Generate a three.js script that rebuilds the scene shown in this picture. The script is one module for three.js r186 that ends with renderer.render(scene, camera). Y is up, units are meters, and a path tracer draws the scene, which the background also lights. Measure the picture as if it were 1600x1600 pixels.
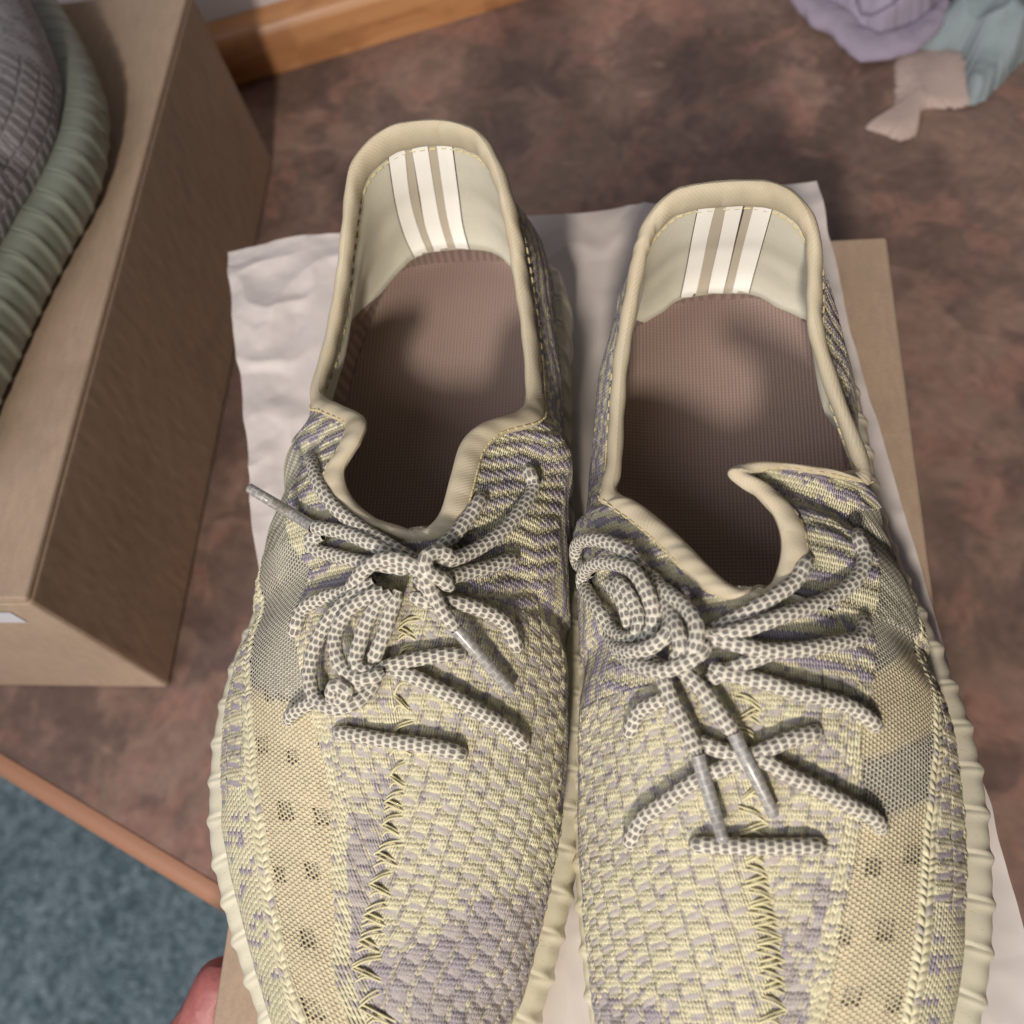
import * as THREE from 'three';
import { mergeGeometries, mergeVertices } from 'three/addons/utils/BufferGeometryUtils.js';
import { RoundedBoxGeometry } from 'three/addons/geometries/RoundedBoxGeometry.js';
import { RectAreaLightUniformsLib } from 'three/addons/lights/RectAreaLightUniformsLib.js';
import { MarchingCubes } from 'three/addons/objects/MarchingCubes.js';

// ------------------------------------------------------------ camera, lamps, exposure
const V = (x, y, z) => new THREE.Vector3(x, y, z);
const TOP = 0.109, LTOP = 0.113;                                   // height of the shoe boxes; the counter is y = 0
const CAM = V(0, 0.424, 0);
const DOWN = V(263, 758, 1600).normalize();          // straight down, in camera axes (right, down, forward)
const AWAY = V(200, -3198, 1600); AWAY.addScaledVector(DOWN, -AWAY.dot(DOWN)).normalize();
const SIDE = AWAY.clone().cross(DOWN).normalize(); if (SIDE.x < 0) SIDE.negate();
const camRight = V(SIDE.x, -DOWN.x, -AWAY.x), camDown = V(SIDE.y, -DOWN.y, -AWAY.y), camFwd = V(SIDE.z, -DOWN.z, -AWAY.z);
const scene = new THREE.Scene();
const camera = new THREE.PerspectiveCamera(53.13, 1, 0.01, 20);
camera.position.copy(CAM);
camera.up.copy(camDown).negate();
camera.lookAt(CAM.clone().add(camFwd));
camera.focus = 0.275;
camera.userData.fStop = 12;
scene.background = new THREE.Color(0x000000);
const renderer = new THREE.WebGLRenderer({ antialias: true });
renderer.toneMapping = THREE.LinearToneMapping;
renderer.toneMappingExposure = 1.0;
renderer.shadowMap.enabled = true;
RectAreaLightUniformsLib.init();

// key lamp: low, behind the photographer and a little to the right
const key = new THREE.SpotLight(0xfff1e0, 9.6, 0, 0.26, 1, 2);
key.position.set(-0.03, 1.22, 1.32);
key.target.position.set(0.03, 0.12, -0.08);
key.castShadow = true; key.shadow.radius = 4;
scene.add(key, key.target);
// ceiling panel: soft light straight over the counter
const panel = new THREE.RectAreaLight(0xfdfbff, 4.4, 1.5, 1.5);
panel.position.set(-0.95, 1.85, 1.35);
panel.lookAt(-0.15, 0, -0.1);
scene.add(panel);

// ------------------------------------------------------------ helpers
function ray(px, py) { return camRight.clone().multiplyScalar((px - 800) / 1600).addScaledVector(camDown, (py - 800) / 1600).add(camFwd); }
function at(px, py, y) { const r = ray(px, py), k = (y - CAM.y) / r.y; return CAM.clone().addScaledVector(r, k); }   // pixel on the level y
const hh = (mm) => TOP + mm / 1000;
let seedN = 7;
function rnd() { seedN = (seedN * 1664525 + 1013904223) >>> 0; return seedN / 4294967296; }
const PERM = new Uint8Array(512); { for (let i = 0; i < 256; i++) PERM[i] = i; for (let i = 255; i > 0; i--) { const j = Math.floor(rnd() * (i + 1)); const t = PERM[i]; PERM[i] = PERM[j]; PERM[j] = t; } for (let i = 0; i < 256; i++) PERM[256 + i] = PERM[i]; }
const hash2 = (x, y) => PERM[(PERM[x & 255] + y) & 255] / 255;
function vn(x, y) {                                   // value noise 0..1
  const ix = Math.floor(x), iy = Math.floor(y); let fx = x - ix, fy = y - iy;
  fx = fx * fx * (3 - 2 * fx); fy = fy * fy * (3 - 2 * fy);
  const a = hash2(ix, iy), b = hash2(ix + 1, iy), c = hash2(ix, iy + 1), d = hash2(ix + 1, iy + 1);
  return a + (b - a) * fx + (c - a + (a - b - c + d) * fx) * fy;
}
function fbm(x, y, o = 4) { let s = 0, a = 0.5, n = 0; for (let i = 0; i < o; i++) { s += a * vn(x, y); n += a; x = x * 2.03 + 17.1; y = y * 2.03 + 9.7; a *= 0.5; } return s / n; }
const clamp = (x, a = 0, b = 1) => Math.min(b, Math.max(a, x));
const sst = (a, b, x) => { const t = clamp((x - a) / (b - a)); return t * t * (3 - 2 * t); };
const mix = (a, b, t) => a + (b - a) * t;
const mix3 = (a, b, t) => [mix(a[0], b[0], t), mix(a[1], b[1], t), mix(a[2], b[2], t)];
function tex(w, h, fn, srgb = true, wrap = true) {
  const d = new Uint8Array(w * h * 4);
  for (let y = 0; y < h; y++) for (let x = 0; x < w; x++) {
    const c = fn(x / w, y / h, x, y), k = 4 * (y * w + x);
    if (typeof c === 'number') d[k] = d[k + 1] = d[k + 2] = clamp(c, 0, 1) * 255;
    else { d[k] = clamp(c[0], 0, 255); d[k + 1] = clamp(c[1], 0, 255); d[k + 2] = clamp(c[2], 0, 255); }
    d[k + 3] = 255;
  }
  const t = new THREE.DataTexture(d, w, h, THREE.RGBAFormat);
  t.magFilter = THREE.LinearFilter; t.minFilter = THREE.LinearFilter;
  if (wrap) t.wrapS = t.wrapT = THREE.RepeatWrapping;
  if (srgb) t.colorSpace = THREE.SRGBColorSpace;
  t.needsUpdate = true;
  return t;
}
function mat(color, roughness = 0.9, more = {}) { return new THREE.MeshStandardMaterial({ color, roughness, side: THREE.DoubleSide, ...more }); }
function put(name, geometry, material, parent = scene) {
  const m = new THREE.Mesh(geometry, material); m.name = name; m.castShadow = m.receiveShadow = true; parent.add(m); return m;
}
function group(name) { const g = new THREE.Group(); g.name = name; scene.add(g); return g; }
function tag(o, label, category, grp) { o.userData.label = label; o.userData.category = category; if (grp) o.userData.group = grp; return o; }
const structure = (o) => { o.userData.kind = 'structure'; return o; };
// a grid surface: f(i/nu, j/nv) -> Vector3
function grid(nu, nv, f, uvf) {
  const p = new Float32Array((nu + 1) * (nv + 1) * 3), uv = new Float32Array((nu + 1) * (nv + 1) * 2), ix = [];
  for (let i = 0; i <= nu; i++) for (let j = 0; j <= nv; j++) {
    const k = i * (nv + 1) + j, q = f(i / nu, j / nv); p[3 * k] = q.x; p[3 * k + 1] = q.y; p[3 * k + 2] = q.z;
    const w = uvf ? uvf(i / nu, j / nv, q) : [i / nu, j / nv]; uv[2 * k] = w[0]; uv[2 * k + 1] = w[1];
    if (i < nu && j < nv) { const a = k, b = k + 1, c = k + nv + 1, d = c + 1; ix.push(a, c, b, b, c, d); }
  }
  const g = new THREE.BufferGeometry();
  g.setAttribute('position', new THREE.BufferAttribute(p, 3)); g.setAttribute('uv', new THREE.BufferAttribute(uv, 2)); g.setIndex(ix);
  g.computeVertexNormals();
  return g;
}
const spline = (pts) => { const c = new THREE.CatmullRomCurve3(pts, false, 'catmullrom', 0.5); return (t) => c.getPoint(clamp(t)); };
function tubeAlong(pts, radius, seg, around, uvLen = 1) {        // a closed-ended round tube with uv in metres along it
  const c = new THREE.CatmullRomCurve3(pts, false, 'centripetal'), len = c.getLength(), n = Math.max(6, Math.round(len / seg));
  const fr = c.computeFrenetFrames(n, false), pos = [];
  for (let i = 0; i <= n; i++) pos.push(c.getPointAt(i / n));
  const g = grid(n, around, (u, v) => {
    const i = Math.round(u * n), a = v * Math.PI * 2, r = typeof radius === 'function' ? radius(u, len) : radius;
    return pos[i].clone().addScaledVector(fr.normals[i], Math.cos(a) * r).addScaledVector(fr.binormals[i], Math.sin(a) * r);
  }, (u, v) => [u * len * uvLen, v]);
  return g;
}

// ------------------------------------------------------------ the setting: counter, trim, wall, floor
const counterTex = tex(1536, 1536, (u, v) => {
  const x = u * 20, y = v * 20, wx = (fbm(x * 0.9, y * 0.9 + 40, 3) - 0.5) * 1.6, wy = (fbm(x * 0.9 + 11, y * 0.9, 3) - 0.5) * 1.6;
  const a = fbm(x * 1.1 + wx, y * 1.1 + wy, 4), b = fbm(x * 2.6 + wy * 2 + 31, y * 2.2 + wx * 2, 4), c = fbm(x * 9 + wx * 3, y * 9 - wy * 3, 3), d = vn(x * 1.7 + wx * 3 + 70 + y * 1.3, y * 4.6 - x * 2.0 + wy * 3);
  let col = mix3([104, 87, 80], [128, 106, 97], sst(0.3, 0.7, a));
  col = mix3(col, [136, 104, 95], 0.75 * sst(0.5, 0.72, b));
  col = mix3(col, [90, 75, 71], 0.7 * sst(0.52, 0.72, fbm(x * 1.8 + wx + 5, y * 1.8 + 60 + wy, 4)));
  col = mix3(col, [146, 122, 112], 0.55 * sst(0.72, 0.95, d) * sst(0.42, 0.62, fbm(x * 2 + 3, y * 2 + 8, 2)));
  const f = 0.97 + 0.27 * c;
  return [col[0] * f, col[1] * f, col[2] * f];
}, true);
counterTex.wrapS = counterTex.wrapT = THREE.MirroredRepeatWrapping;
const counterMat = new THREE.MeshPhysicalMaterial({ map: counterTex, roughness: 0.5, side: THREE.DoubleSide });
const woodTex = tex(512, 256, (u, v) => {
  const g = fbm(u * 6, v * 40 + fbm(u * 5, v * 6, 2) * 4, 3), k = fbm(u * 22, v * 9 + 5, 3);
  return mix3(mix3([178, 124, 80], [202, 152, 106], g), [156, 106, 68], 0.5 * sst(0.5, 0.75, k));
});
const woodMat = mat(0xffffff, 0.38, { map: woodTex });
const CE0 = at(0, 1177, 0), CE1 = at(329, 1375, 0), W0 = at(356, 140, 0), W1 = at(825, 0, 0);
const ceDir = CE1.clone().sub(CE0).normalize(), wDir = W1.clone().sub(W0).normalize();
const ceOut = V(-ceDir.z, 0, ceDir.x), wIn = V(wDir.z, 0, -wDir.x);           // off the counter edge; into the wall
if (ceOut.z < 0) ceOut.negate(); if (wIn.z > 0) wIn.negate();
{ // counter slab
  const A = CE0.clone().addScaledVector(ceDir, -1.0), B = CE0.clone().addScaledVector(ceDir, 1.5), C = W0.clone().addScaledVector(wDir, 1.6).addScaledVector(wIn, 0.01), D = W0.clone().addScaledVector(wDir, -1.2).addScaledVector(wIn, 0.01);
  const s = new THREE.Shape([A, B, C, D].map((p) => new THREE.Vector2(p.x, -p.z)));
  const g = new THREE.ExtrudeGeometry(s, { depth: 0.032, bevelEnabled: false }); g.rotateX(-Math.PI / 2); g.translate(0, -0.032, 0);
  const p = g.attributes.position, uv = g.attributes.uv; for (let i = 0; i < p.count; i++) uv.setXY(i, p.getX(i) * 1.2 + 0.5, p.getZ(i) * 1.2 + 0.85);
  structure(put('countertop', g, counterMat));
  // edge moulding along the front of the counter
  const sh = new THREE.Shape(); sh.moveTo(0, 0.0005); sh.quadraticCurveTo(0.0072, 0.0012, 0.0085, -0.005); sh.lineTo(0.0085, -0.034); sh.lineTo(0, -0.034); sh.closePath();
  const e = new THREE.ExtrudeGeometry(sh, { depth: 2.5, bevelEnabled: false, curveSegments: 8 });
  e.applyMatrix4(new THREE.Matrix4().makeBasis(ceOut, V(0, 1, 0), ceOut.clone().cross(V(0, 1, 0)))); { const o = ceOut.clone().cross(V(0, 1, 0)).dot(ceDir) > 0 ? A : B; e.translate(o.x, 0, o.z); }
  const edge = structure(put('edge_moulding', e, mat(0xae8168, 0.45)));
  // wood trim against the wall
  const q = new THREE.Shape(); q.moveTo(0, 0); q.lineTo(0.016, 0); q.lineTo(0.016, 0.018); q.quadraticCurveTo(0.015, 0.031, 0.006, 0.0335); q.lineTo(0, 0.034); q.closePath();
  const t = new THREE.ExtrudeGeometry(q, { depth: 2.8, bevelEnabled: false, curveSegments: 8 });
  t.applyMatrix4(new THREE.Matrix4().makeBasis(wIn.clone().negate(), V(0, 1, 0), wIn.clone().negate().cross(V(0, 1, 0))));
  const O = W0.clone().addScaledVector(wDir, -1.2).addScaledVector(wIn, 0.016);
  { const o = O.clone(); if (wIn.clone().negate().cross(V(0, 1, 0)).dot(wDir) < 0) o.addScaledVector(wDir, 2.8); t.translate(o.x, 0.0004, o.z); }
  { const pp = t.attributes.position, uu = t.attributes.uv; for (let i = 0; i < pp.count; i++) { const r = V(pp.getX(i), 0, pp.getZ(i)).sub(O); uu.setXY(i, r.dot(wDir) * 2.2, pp.getY(i) * 8 + r.dot(wIn) * 8); } }
  structure(put('wall_trim', t, woodMat));
  const wallTex = tex(256, 256, (u, v) => { const n = 0.94 + 0.08 * fbm(u * 30, v * 30, 3); return [214 * n, 208 * n, 206 * n]; });
  const w = new THREE.BoxGeometry(2.8, 1.5, 0.05); w.applyMatrix4(new THREE.Matrix4().makeBasis(wDir, V(0, 1, 0), wDir.clone().cross(V(0, 1, 0))));
  const wc = W0.clone().addScaledVector(wDir, 0.2).addScaledVector(wIn, 0.0165 + 0.025); w.translate(wc.x, 0.75 - 0.04, wc.z);
  structure(put('wall', w, mat(0xffffff, 0.9, { map: wallTex })));
  // carpet far below the counter
  const carpetTex = tex(1024, 1024, (u, v) => {
    const a = fbm(u * 60, v * 60, 3), b = fbm(u * 22 + 9, v * 22, 3), c = vn(u * 300, v * 300), d = vn(u * 130, v * 130 + 7);
    let col = mix3([120, 142, 146], [166, 186, 192], sst(0.25, 0.75, a * 0.6 + b * 0.4));
    col = mix3(col, [186, 204, 212], 0.7 * sst(0.6, 0.85, d));
    col = mix3(col, [104, 124, 132], 0.65 * sst(0.62, 0.85, vn(u * 90 + 3, v * 90)));
    const f = 0.98 + 0.28 * c; return [col[0] * f, col[1] * f, col[2] * f];
  });
  const carpetBump = tex(1024, 1024, (u, v) => 0.5 * vn(u * 340, v * 340) + 0.5 * fbm(u * 100, v * 100, 2), false);
  const f = new THREE.PlaneGeometry(8, 8, 1, 1); f.rotateX(-Math.PI / 2); f.translate(0, -0.74, 0);
  const fu = f.attributes.uv; for (let i = 0; i < fu.count; i++) fu.setXY(i, fu.getX(i) * 13, fu.getY(i) * 13);
  structure(put('floor', f, mat(0xffffff, 1, { map: carpetTex, bumpMap: carpetBump, bumpScale: 0.004 })));
}

// ------------------------------------------------------------ cardboard boxes
const cardTex = tex(512, 512, (u, v) => { const n = 0.93 + 0.08 * fbm(u * 9, v * 9, 4) + 0.05 * (vn(u * 200, v * 60) - 0.5) + 0.05 * (hash2(Math.floor(u * 512), Math.floor(v * 512)) - 0.5); const s = sst(0.66, 0.8, fbm(u * 6 + 4, v * 6, 4)) * 0.05; return [182 * (n - s), 160 * (n - s), 140 * (n - s)]; });
const cardBump = tex(256, 256, (u, v) => 0.5 * vn(u * 120, v * 40) + 0.5 * fbm(u * 30, v * 30, 3), false);
const cardMat = mat(0xffffff, 0.85, { map: cardTex, bumpMap: cardBump, bumpScale: 0.0003 });
function planUV(g, k) { g = g.index ? g.toNonIndexed() : g; const p = g.attributes.position, n = g.attributes.normal, uv = new Float32Array(p.count * 2); for (let i = 0; i < p.count; i++) { const ax = Math.abs(n.getX(i)), ay = Math.abs(n.getY(i)), az = Math.abs(n.getZ(i)); const [a, b] = ay >= ax && ay >= az ? [p.getX(i), p.getZ(i)] : ax > az ? [p.getZ(i), p.getY(i)] : [p.getX(i), p.getY(i)]; uv[2 * i] = a * k + 0.37; uv[2 * i + 1] = b * k + 0.21; } g.setAttribute('uv', new THREE.BufferAttribute(uv, 2)); return g; }
function shoeBox(x0, x1, z0, z1, TOP, label) {
  const g = group('cardboard_box'); g.position.set((x0 + x1) / 2, 0, (z0 + z1) / 2);
  const w = x1 - x0, l = z1 - z0;
  const body = planUV(new RoundedBoxGeometry(w, TOP - 0.0023, l, 4, 0.0022), 3); body.translate(0, (TOP - 0.0023) / 2 + 0.0003, 0);
  put('box_body', body, cardMat, g);
  const lid = planUV(new RoundedBoxGeometry(w - 0.0012, 0.004, l - 0.0012, 3, 0.0016), 3); lid.translate(0, TOP - 0.002, 0);
  put('top_flap', lid, cardMat, g);
  return tag(g, label, 'box', 'cardboard boxes on the counter');
}
const BACK = at(1389, 366, TOP), LEFTF = at(352, 1440, TOP), LB = at(265, 1075, 0), LBB = at(419, 275, 0);
const boxR = shoeBox(LEFTF.x, BACK.x, BACK.z, BACK.z + 0.31, TOP, 'cardboard shoe box under the white paper and the pale yellow sneakers');
const boxL = shoeBox(LB.x - 0.225, LB.x, LBB.z - 0.012, LB.z, LTOP, 'cardboard shoe box carrying the grey sneaker with pale green sole');
{ // white sticker on the end of the box, and a dark scuff
  const c = V(0.225 / 2 - 0.028, LTOP - 0.016, (LB.z - LBB.z + 0.012) / 2 + 0.0004);
  const s = new THREE.PlaneGeometry(0.05, 0.011); s.translate(c.x - 0.01, c.y, c.z); put('sticker', s, mat(0xdadbe4, 0.5), boxL);
}

// ------------------------------------------------------------ tissue paper under the sneakers
const paperMat = new THREE.MeshPhysicalMaterial({ color: 0xe4dedd, roughness: 0.75, side: THREE.DoubleSide, transmission: 0.18, thickness: 0 });
{
  const TL = at(355, 392, hh(-2)), TM = at(560, 362, hh(1)), TR = at(1275, 291, hh(-2)), L1 = at(362, 480, hh(0)), L2 = at(388, 700, hh(1)), L3 = at(402, 860, hh(1)), L4 = at(470, 1250, hh(1)), L5 = at(560, 1760, hh(1));
  const R1 = at(1340, 560, hh(1)), R2 = at(1420, 830, hh(1)), R3 = at(1500, 1100, hh(1)), R4 = at(1598, 1450, hh(1)), R5 = at(1690, 1800, hh(1));
  const left = spline([TL, L1, L2, L3, L4, L5]), right = spline([TR, R1, R2, R3, R4, R5]), topE = spline([TL, TM, at(815, 345, hh(1)), TR]), botE = spline([L5, L5.clone().lerp(R5, 0.33), L5.clone().lerp(R5, 0.66), R5]);
  const bx0 = LEFTF.x + 0.002, bz0 = BACK.z + 0.002;
  const g = grid(220, 260, (u, v) => {
    const a = left(v).multiplyScalar(1 - u).addScaledVector(right(v), u), b = topE(u).multiplyScalar(1 - v).addScaledVector(botE(u), v);
    const c = TL.clone().multiplyScalar((1 - u) * (1 - v)).addScaledVector(TR, u * (1 - v)).addScaledVector(L5, (1 - u) * v).addScaledVector(R5, u * v);
    const p = a.add(b).sub(c);
    const over = Math.max(0, bx0 - p.x, bz0 - p.z);
    const X = p.x * 1000, Z = p.z * 1000;
    const rid = (s, o) => 1 - Math.abs(2 * fbm(X / s + o, Z / s + o * 1.7, 2) - 1) * 2.2;
    const crum = 1.1 * Math.max(0, rid(34, 3)) + 0.9 * Math.max(0, rid(22, 9)) + 1.6 * Math.abs(vn(X / 60 + 3, Z / 60) - 0.5) + 0.35 * fbm(X / 6, Z / 6, 2);
    p.y = TOP + 0.0006 + 0.00085 * crum + (over > 0 ? -over * over * 2.2 + 0.0012 * crum * Math.min(1, over / 0.02) : 0);
    p.x += 0.0012 * (vn(Z / 9, 4.4) - 0.5) * (u < 0.02 || u > 0.98 ? 1 : 0);
    return p;
  });
  tag(put('tissue_paper', g, paperMat), 'creased white tissue paper spread under the pale yellow sneakers', 'paper');
}
// ------------------------------------------------------------ sneakers: shape
// One side of the upper runs from the sole's feather line P(t) to the collar or the centre seam T(t); every station pairs the two and gives the handles of the curve between.
const WALL = [8, 24, 3, -20], FLAP = [10, 27, 13, -5], RIDGE = [8, 25, 22, 0.5];
function frameOf(o) {                                 // local (L along the sole from heel to toe, q to the outer side, h) -> world
  const A = V(Math.sin(o.turn), 0, Math.cos(o.turn)), Q = V(Math.cos(o.turn), 0, -Math.sin(o.turn)).multiplyScalar(o.outer);
  const w = (L, q, h) => V(o.x, hh(h + o.lift), o.z).addScaledVector(A, L / 1000).addScaledVector(Q, q / 1000);
  return { A, Q, w, L: (p) => (p.clone().sub(V(o.x, 0, o.z)).dot(A)) * 1000 };
}
function makeSide(o, fr, sgn, stations) {
  const P = [], T = [], C1 = [], C2 = [];
  stations.forEach(([L, q, h, t, k, ridge], i) => {
    const p = fr.w(L, q, h), top = t.length === 3 && t[0] > 300 ? at(t[0], t[1], hh(t[2] + o.lift)) : fr.w(t[0], t[1], t[2]);
    let out;
    if (ridge) out = fr.Q.clone().multiplyScalar(sgn);
    else if (i === 0) out = fr.A.clone().negate();
    else { out = p.clone().sub(top); out.y = 0; out.normalize(); const n = fr.Q.clone().multiplyScalar(sgn).lerp(fr.A.clone().negate(), i === 1 ? 0.75 : i === 2 ? 0.45 : i === 3 ? 0.18 : 0).normalize(); out.lerp(n, 0.6).normalize(); }
    const outP = i === 0 ? out : (() => { const a = stations[Math.max(0, i - 1)], b = stations[Math.min(stations.length - 1, i + 1)]; const d = fr.w(b[0], b[1], 0).sub(fr.w(a[0], a[1], 0)); const n = V(d.z, 0, -d.x).normalize(); if (n.dot(fr.Q) * sgn < 0) n.negate(); return i > stations.length - 3 ? fr.A.clone() : n; })();
    P.push(p); T.push(top);
    C1.push(p.clone().addScaledVector(outP, (k[0] + (sgn < 0 && i > 4 && i < stations.length - 4 ? 4 : 0)) / 1000).add(V(0, k[1] / 1000, 0)));
    C2.push(top.clone().addScaledVector(out, k[2] / 1000).add(V(0, k[3] / 1000, 0)));
  });
  const sp = spline(P), st = spline(T), s1 = spline(C1), s2 = spline(C2);
  const memo = new Map();
  const S = (t, s) => {
    let m = memo.get(t); if (!m) { if (memo.size > 6) memo.clear(); m = [sp(t), s1(t), s2(t), st(t)]; memo.set(t, m); }
    const a = 1 - s, [p, c1, c2, q] = m;
    return p.clone().multiplyScalar(a * a * a).addScaledVector(c1, 3 * a * a * s).addScaledVector(c2, 3 * a * s * s).addScaledVector(q, s * s * s);
  };
  // coarse table for lengths, normals and positions
  const NT = 160, NS = 40, tab = [], len = [];
  for (let i = 0; i <= NT; i++) { const row = []; let l = 0; for (let j = 0; j <= NS; j++) { const p = S(i / NT, j / NS); if (j) l += p.distanceTo(row[j - 1]); row.push(p); } tab.push(row); len.push(l * 1000); }
  const N = (t, s) => {
    const e = 0.004, a = S(clamp(t + e), s).sub(S(clamp(t - e), s)), b = S(t, clamp(s + e)).sub(S(t, clamp(s - e)));
    const n = a.cross(b).normalize(); if (n.lengthSq() < 0.5) n.set(0, 1, 0);
    if (!N.sign) { const c = S(0.35, 0.4), a2 = S(0.354, 0.4).sub(S(0.346, 0.4)), b2 = S(0.35, 0.404).sub(S(0.35, 0.396)); N.sign = a2.cross(b2).dot(fr.Q) * sgn > 0 ? 1 : -1; }
    return n.multiplyScalar(N.sign);
  };
  const lenAt = (t) => { const x = clamp(t) * NT, i = Math.min(NT - 1, Math.floor(x)); return mix(len[i], len[i + 1], x - i); };
  const LAt = (t, s) => { const x = clamp(t) * NT, y = clamp(s) * NS, i = Math.min(NT - 1, Math.floor(x)), j = Math.min(NS - 1, Math.floor(y)), fx = x - i, fy = y - j; const l = (p) => (p.x - o.x) * fr.A.x + (p.z - o.z) * fr.A.z; return 1000 * mix(mix(l(tab[i][j]), l(tab[i + 1][j]), fx), mix(l(tab[i][j + 1]), l(tab[i + 1][j + 1]), fx), fy); };
  const probe = new THREE.Mesh(grid(120, 30, S), new THREE.MeshBasicMaterial({ side: THREE.DoubleSide }));
  return { S, N, lenAt, LAt, P: sp, T: st, probe, sgn, tr: (o.notch) / (stations.length - 1), n: stations.length - 1 };
}
const W = WALL, F = FLAP, R = RIDGE;
function lerpTable(tb) { return (x) => { for (let i = 1; i < tb.length; i++) if (x <= tb[i][0]) { const k = (x - tb[i - 1][0]) / (tb[i][0] - tb[i - 1][0]); return mix(tb[i - 1][1], tb[i][1], k); } return tb[tb.length - 1][1]; }; }
const outlines = { left: { lat: lerpTable([[24, 31], [40, 35], [60, 38], [90, 41], [115, 44], [140, 48.5], [155, 52], [170, 53], [185, 52.5], [200, 49], [215, 43], [230, 35], [245, 26], [260, 15], [275, 5], [286, -2], [294, -10]]), med: lerpTable([[24, -28], [40, -31], [60, -32], [90, -34], [115, -37], [140, -40], [170, -42], [195, -42], [220, -39], [240, -34.5], [258, -29], [275, -22], [286, -16], [294, -10]]) },
  right: { lat: lerpTable([[24, 31], [40, 35], [60, 37], [87, 38], [105, 41], [130, 47], [150, 50.5], [165, 51], [185, 49.5], [200, 47], [216, 42], [232, 35], [245, 27], [260, 16], [275, 5], [286, -2], [294, -10]]), med: lerpTable([[24, -28], [40, -31], [60, -33], [90, -36], [115, -39], [140, -41], [170, -41.5], [195, -40.5], [220, -38], [240, -34], [258, -29], [275, -22], [286, -16], [294, -10]]) } };
const fit = (o, st) => { for (const k of ['lat', 'med']) for (const s of st[k]) if (s[0] >= 24) s[1] = o[k](s[0]); return st; };
const leftO = { x: -0.0685, z: -0.2385, turn: -0.03, outer: -1, lift: 2.2, notch: 13 };
const ridgeL = [[645, 836, 85], [642, 930, 81], [630, 1040, 76], [622, 1200, 69], [610, 1300, 64], [590, 1420, 59], [575, 1530, 55], [262, -13, 49], [281, -11, 39], [294, -10, 27]];
const leftStations = (() => {
  const lat = [[6, 0, 30, [690, 191, 105], [9, 30, 2, -24]], [8, 15, 30, [612, 203, 104], [9, 30, 1, -24]], [14, 26, 30, [556, 256, 98], [8, 28, 1, -22]], [28, 33, 30, [543, 345, 88], W], [50, 37, 30, [532, 440, 77], W], [75, 38, 29, [515, 530, 70], W], [95, 39, 28, [497, 610, 69], [7, 22, 5, -14]], [105, 40, 28, [530, 634, 76], F], [113, 41, 28, [567, 655, 83], F], [120, 42, 28, [558, 690, 85], F], [127, 43, 28, [534, 735, 83], F], [135, 44, 28, [547, 780, 83], F], [143, 45, 27, [590, 815, 84], F],
    ...[[150, 46], [160, 48], [177, 49], [200, 48], [214, 45], [232, 39], [250, 31], [270, 20], [283, 8], [294, -10]].map(([L, q], i) => [L, q, 27, ridgeL[i], i === 0 ? [5, 25, 18, -1] : i > 7 ? [4, 12, 6, 0] : R, true])];
  const med = [[6, 0, 30, [690, 191, 105], [9, 30, 2, -24]], [8, -14, 30, [744, 211, 104], [9, 30, 1, -24]], [14, -24, 30, [778, 270, 98], [8, 28, 1, -22]], [28, -31, 30, [796, 348, 88], W], [50, -34, 30, [808, 420, 77], W], [72, -34, 29, [822, 510, 71], W], [92, -34, 28, [828, 610, 70], [7, 22, 5, -14]], [102, -35, 28, [812, 645, 74], F], [112, -36, 28, [754, 665, 81], F], [120, -37, 28, [724, 694, 83], F], [128, -39, 28, [708, 746, 84], F], [136, -41, 28, [692, 801, 84], F], [144, -42, 27, [668, 828, 85], F],
    ...[[150, -43], [160, -44], [177, -46], [200, -47], [214, -46], [232, -43], [250, -37], [270, -28], [283, -20], [294, -10]].map(([L, q], i) => [L, q, 27, ridgeL[i], i === 0 ? [5, 25, 18, -1] : i > 7 ? [4, 12, 6, 0] : R, true])];
  return { lat, med };
})();
const rightO = { x: 0.0135, z: -0.217, turn: 0.03, outer: 1, lift: 2.2, notch: 17 };
const ridgeR = [[1172, 932, 86], [1168, 1040, 82], [1172, 1150, 77], [1177, 1280, 71], [1183, 1370, 67], [1195, 1437, 64], [1203, 1505, 61], [1203, 1600, 57], [248, -10, 51], [270, -11, 44], [284, -10, 36], [294, -10, 27]];
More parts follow.
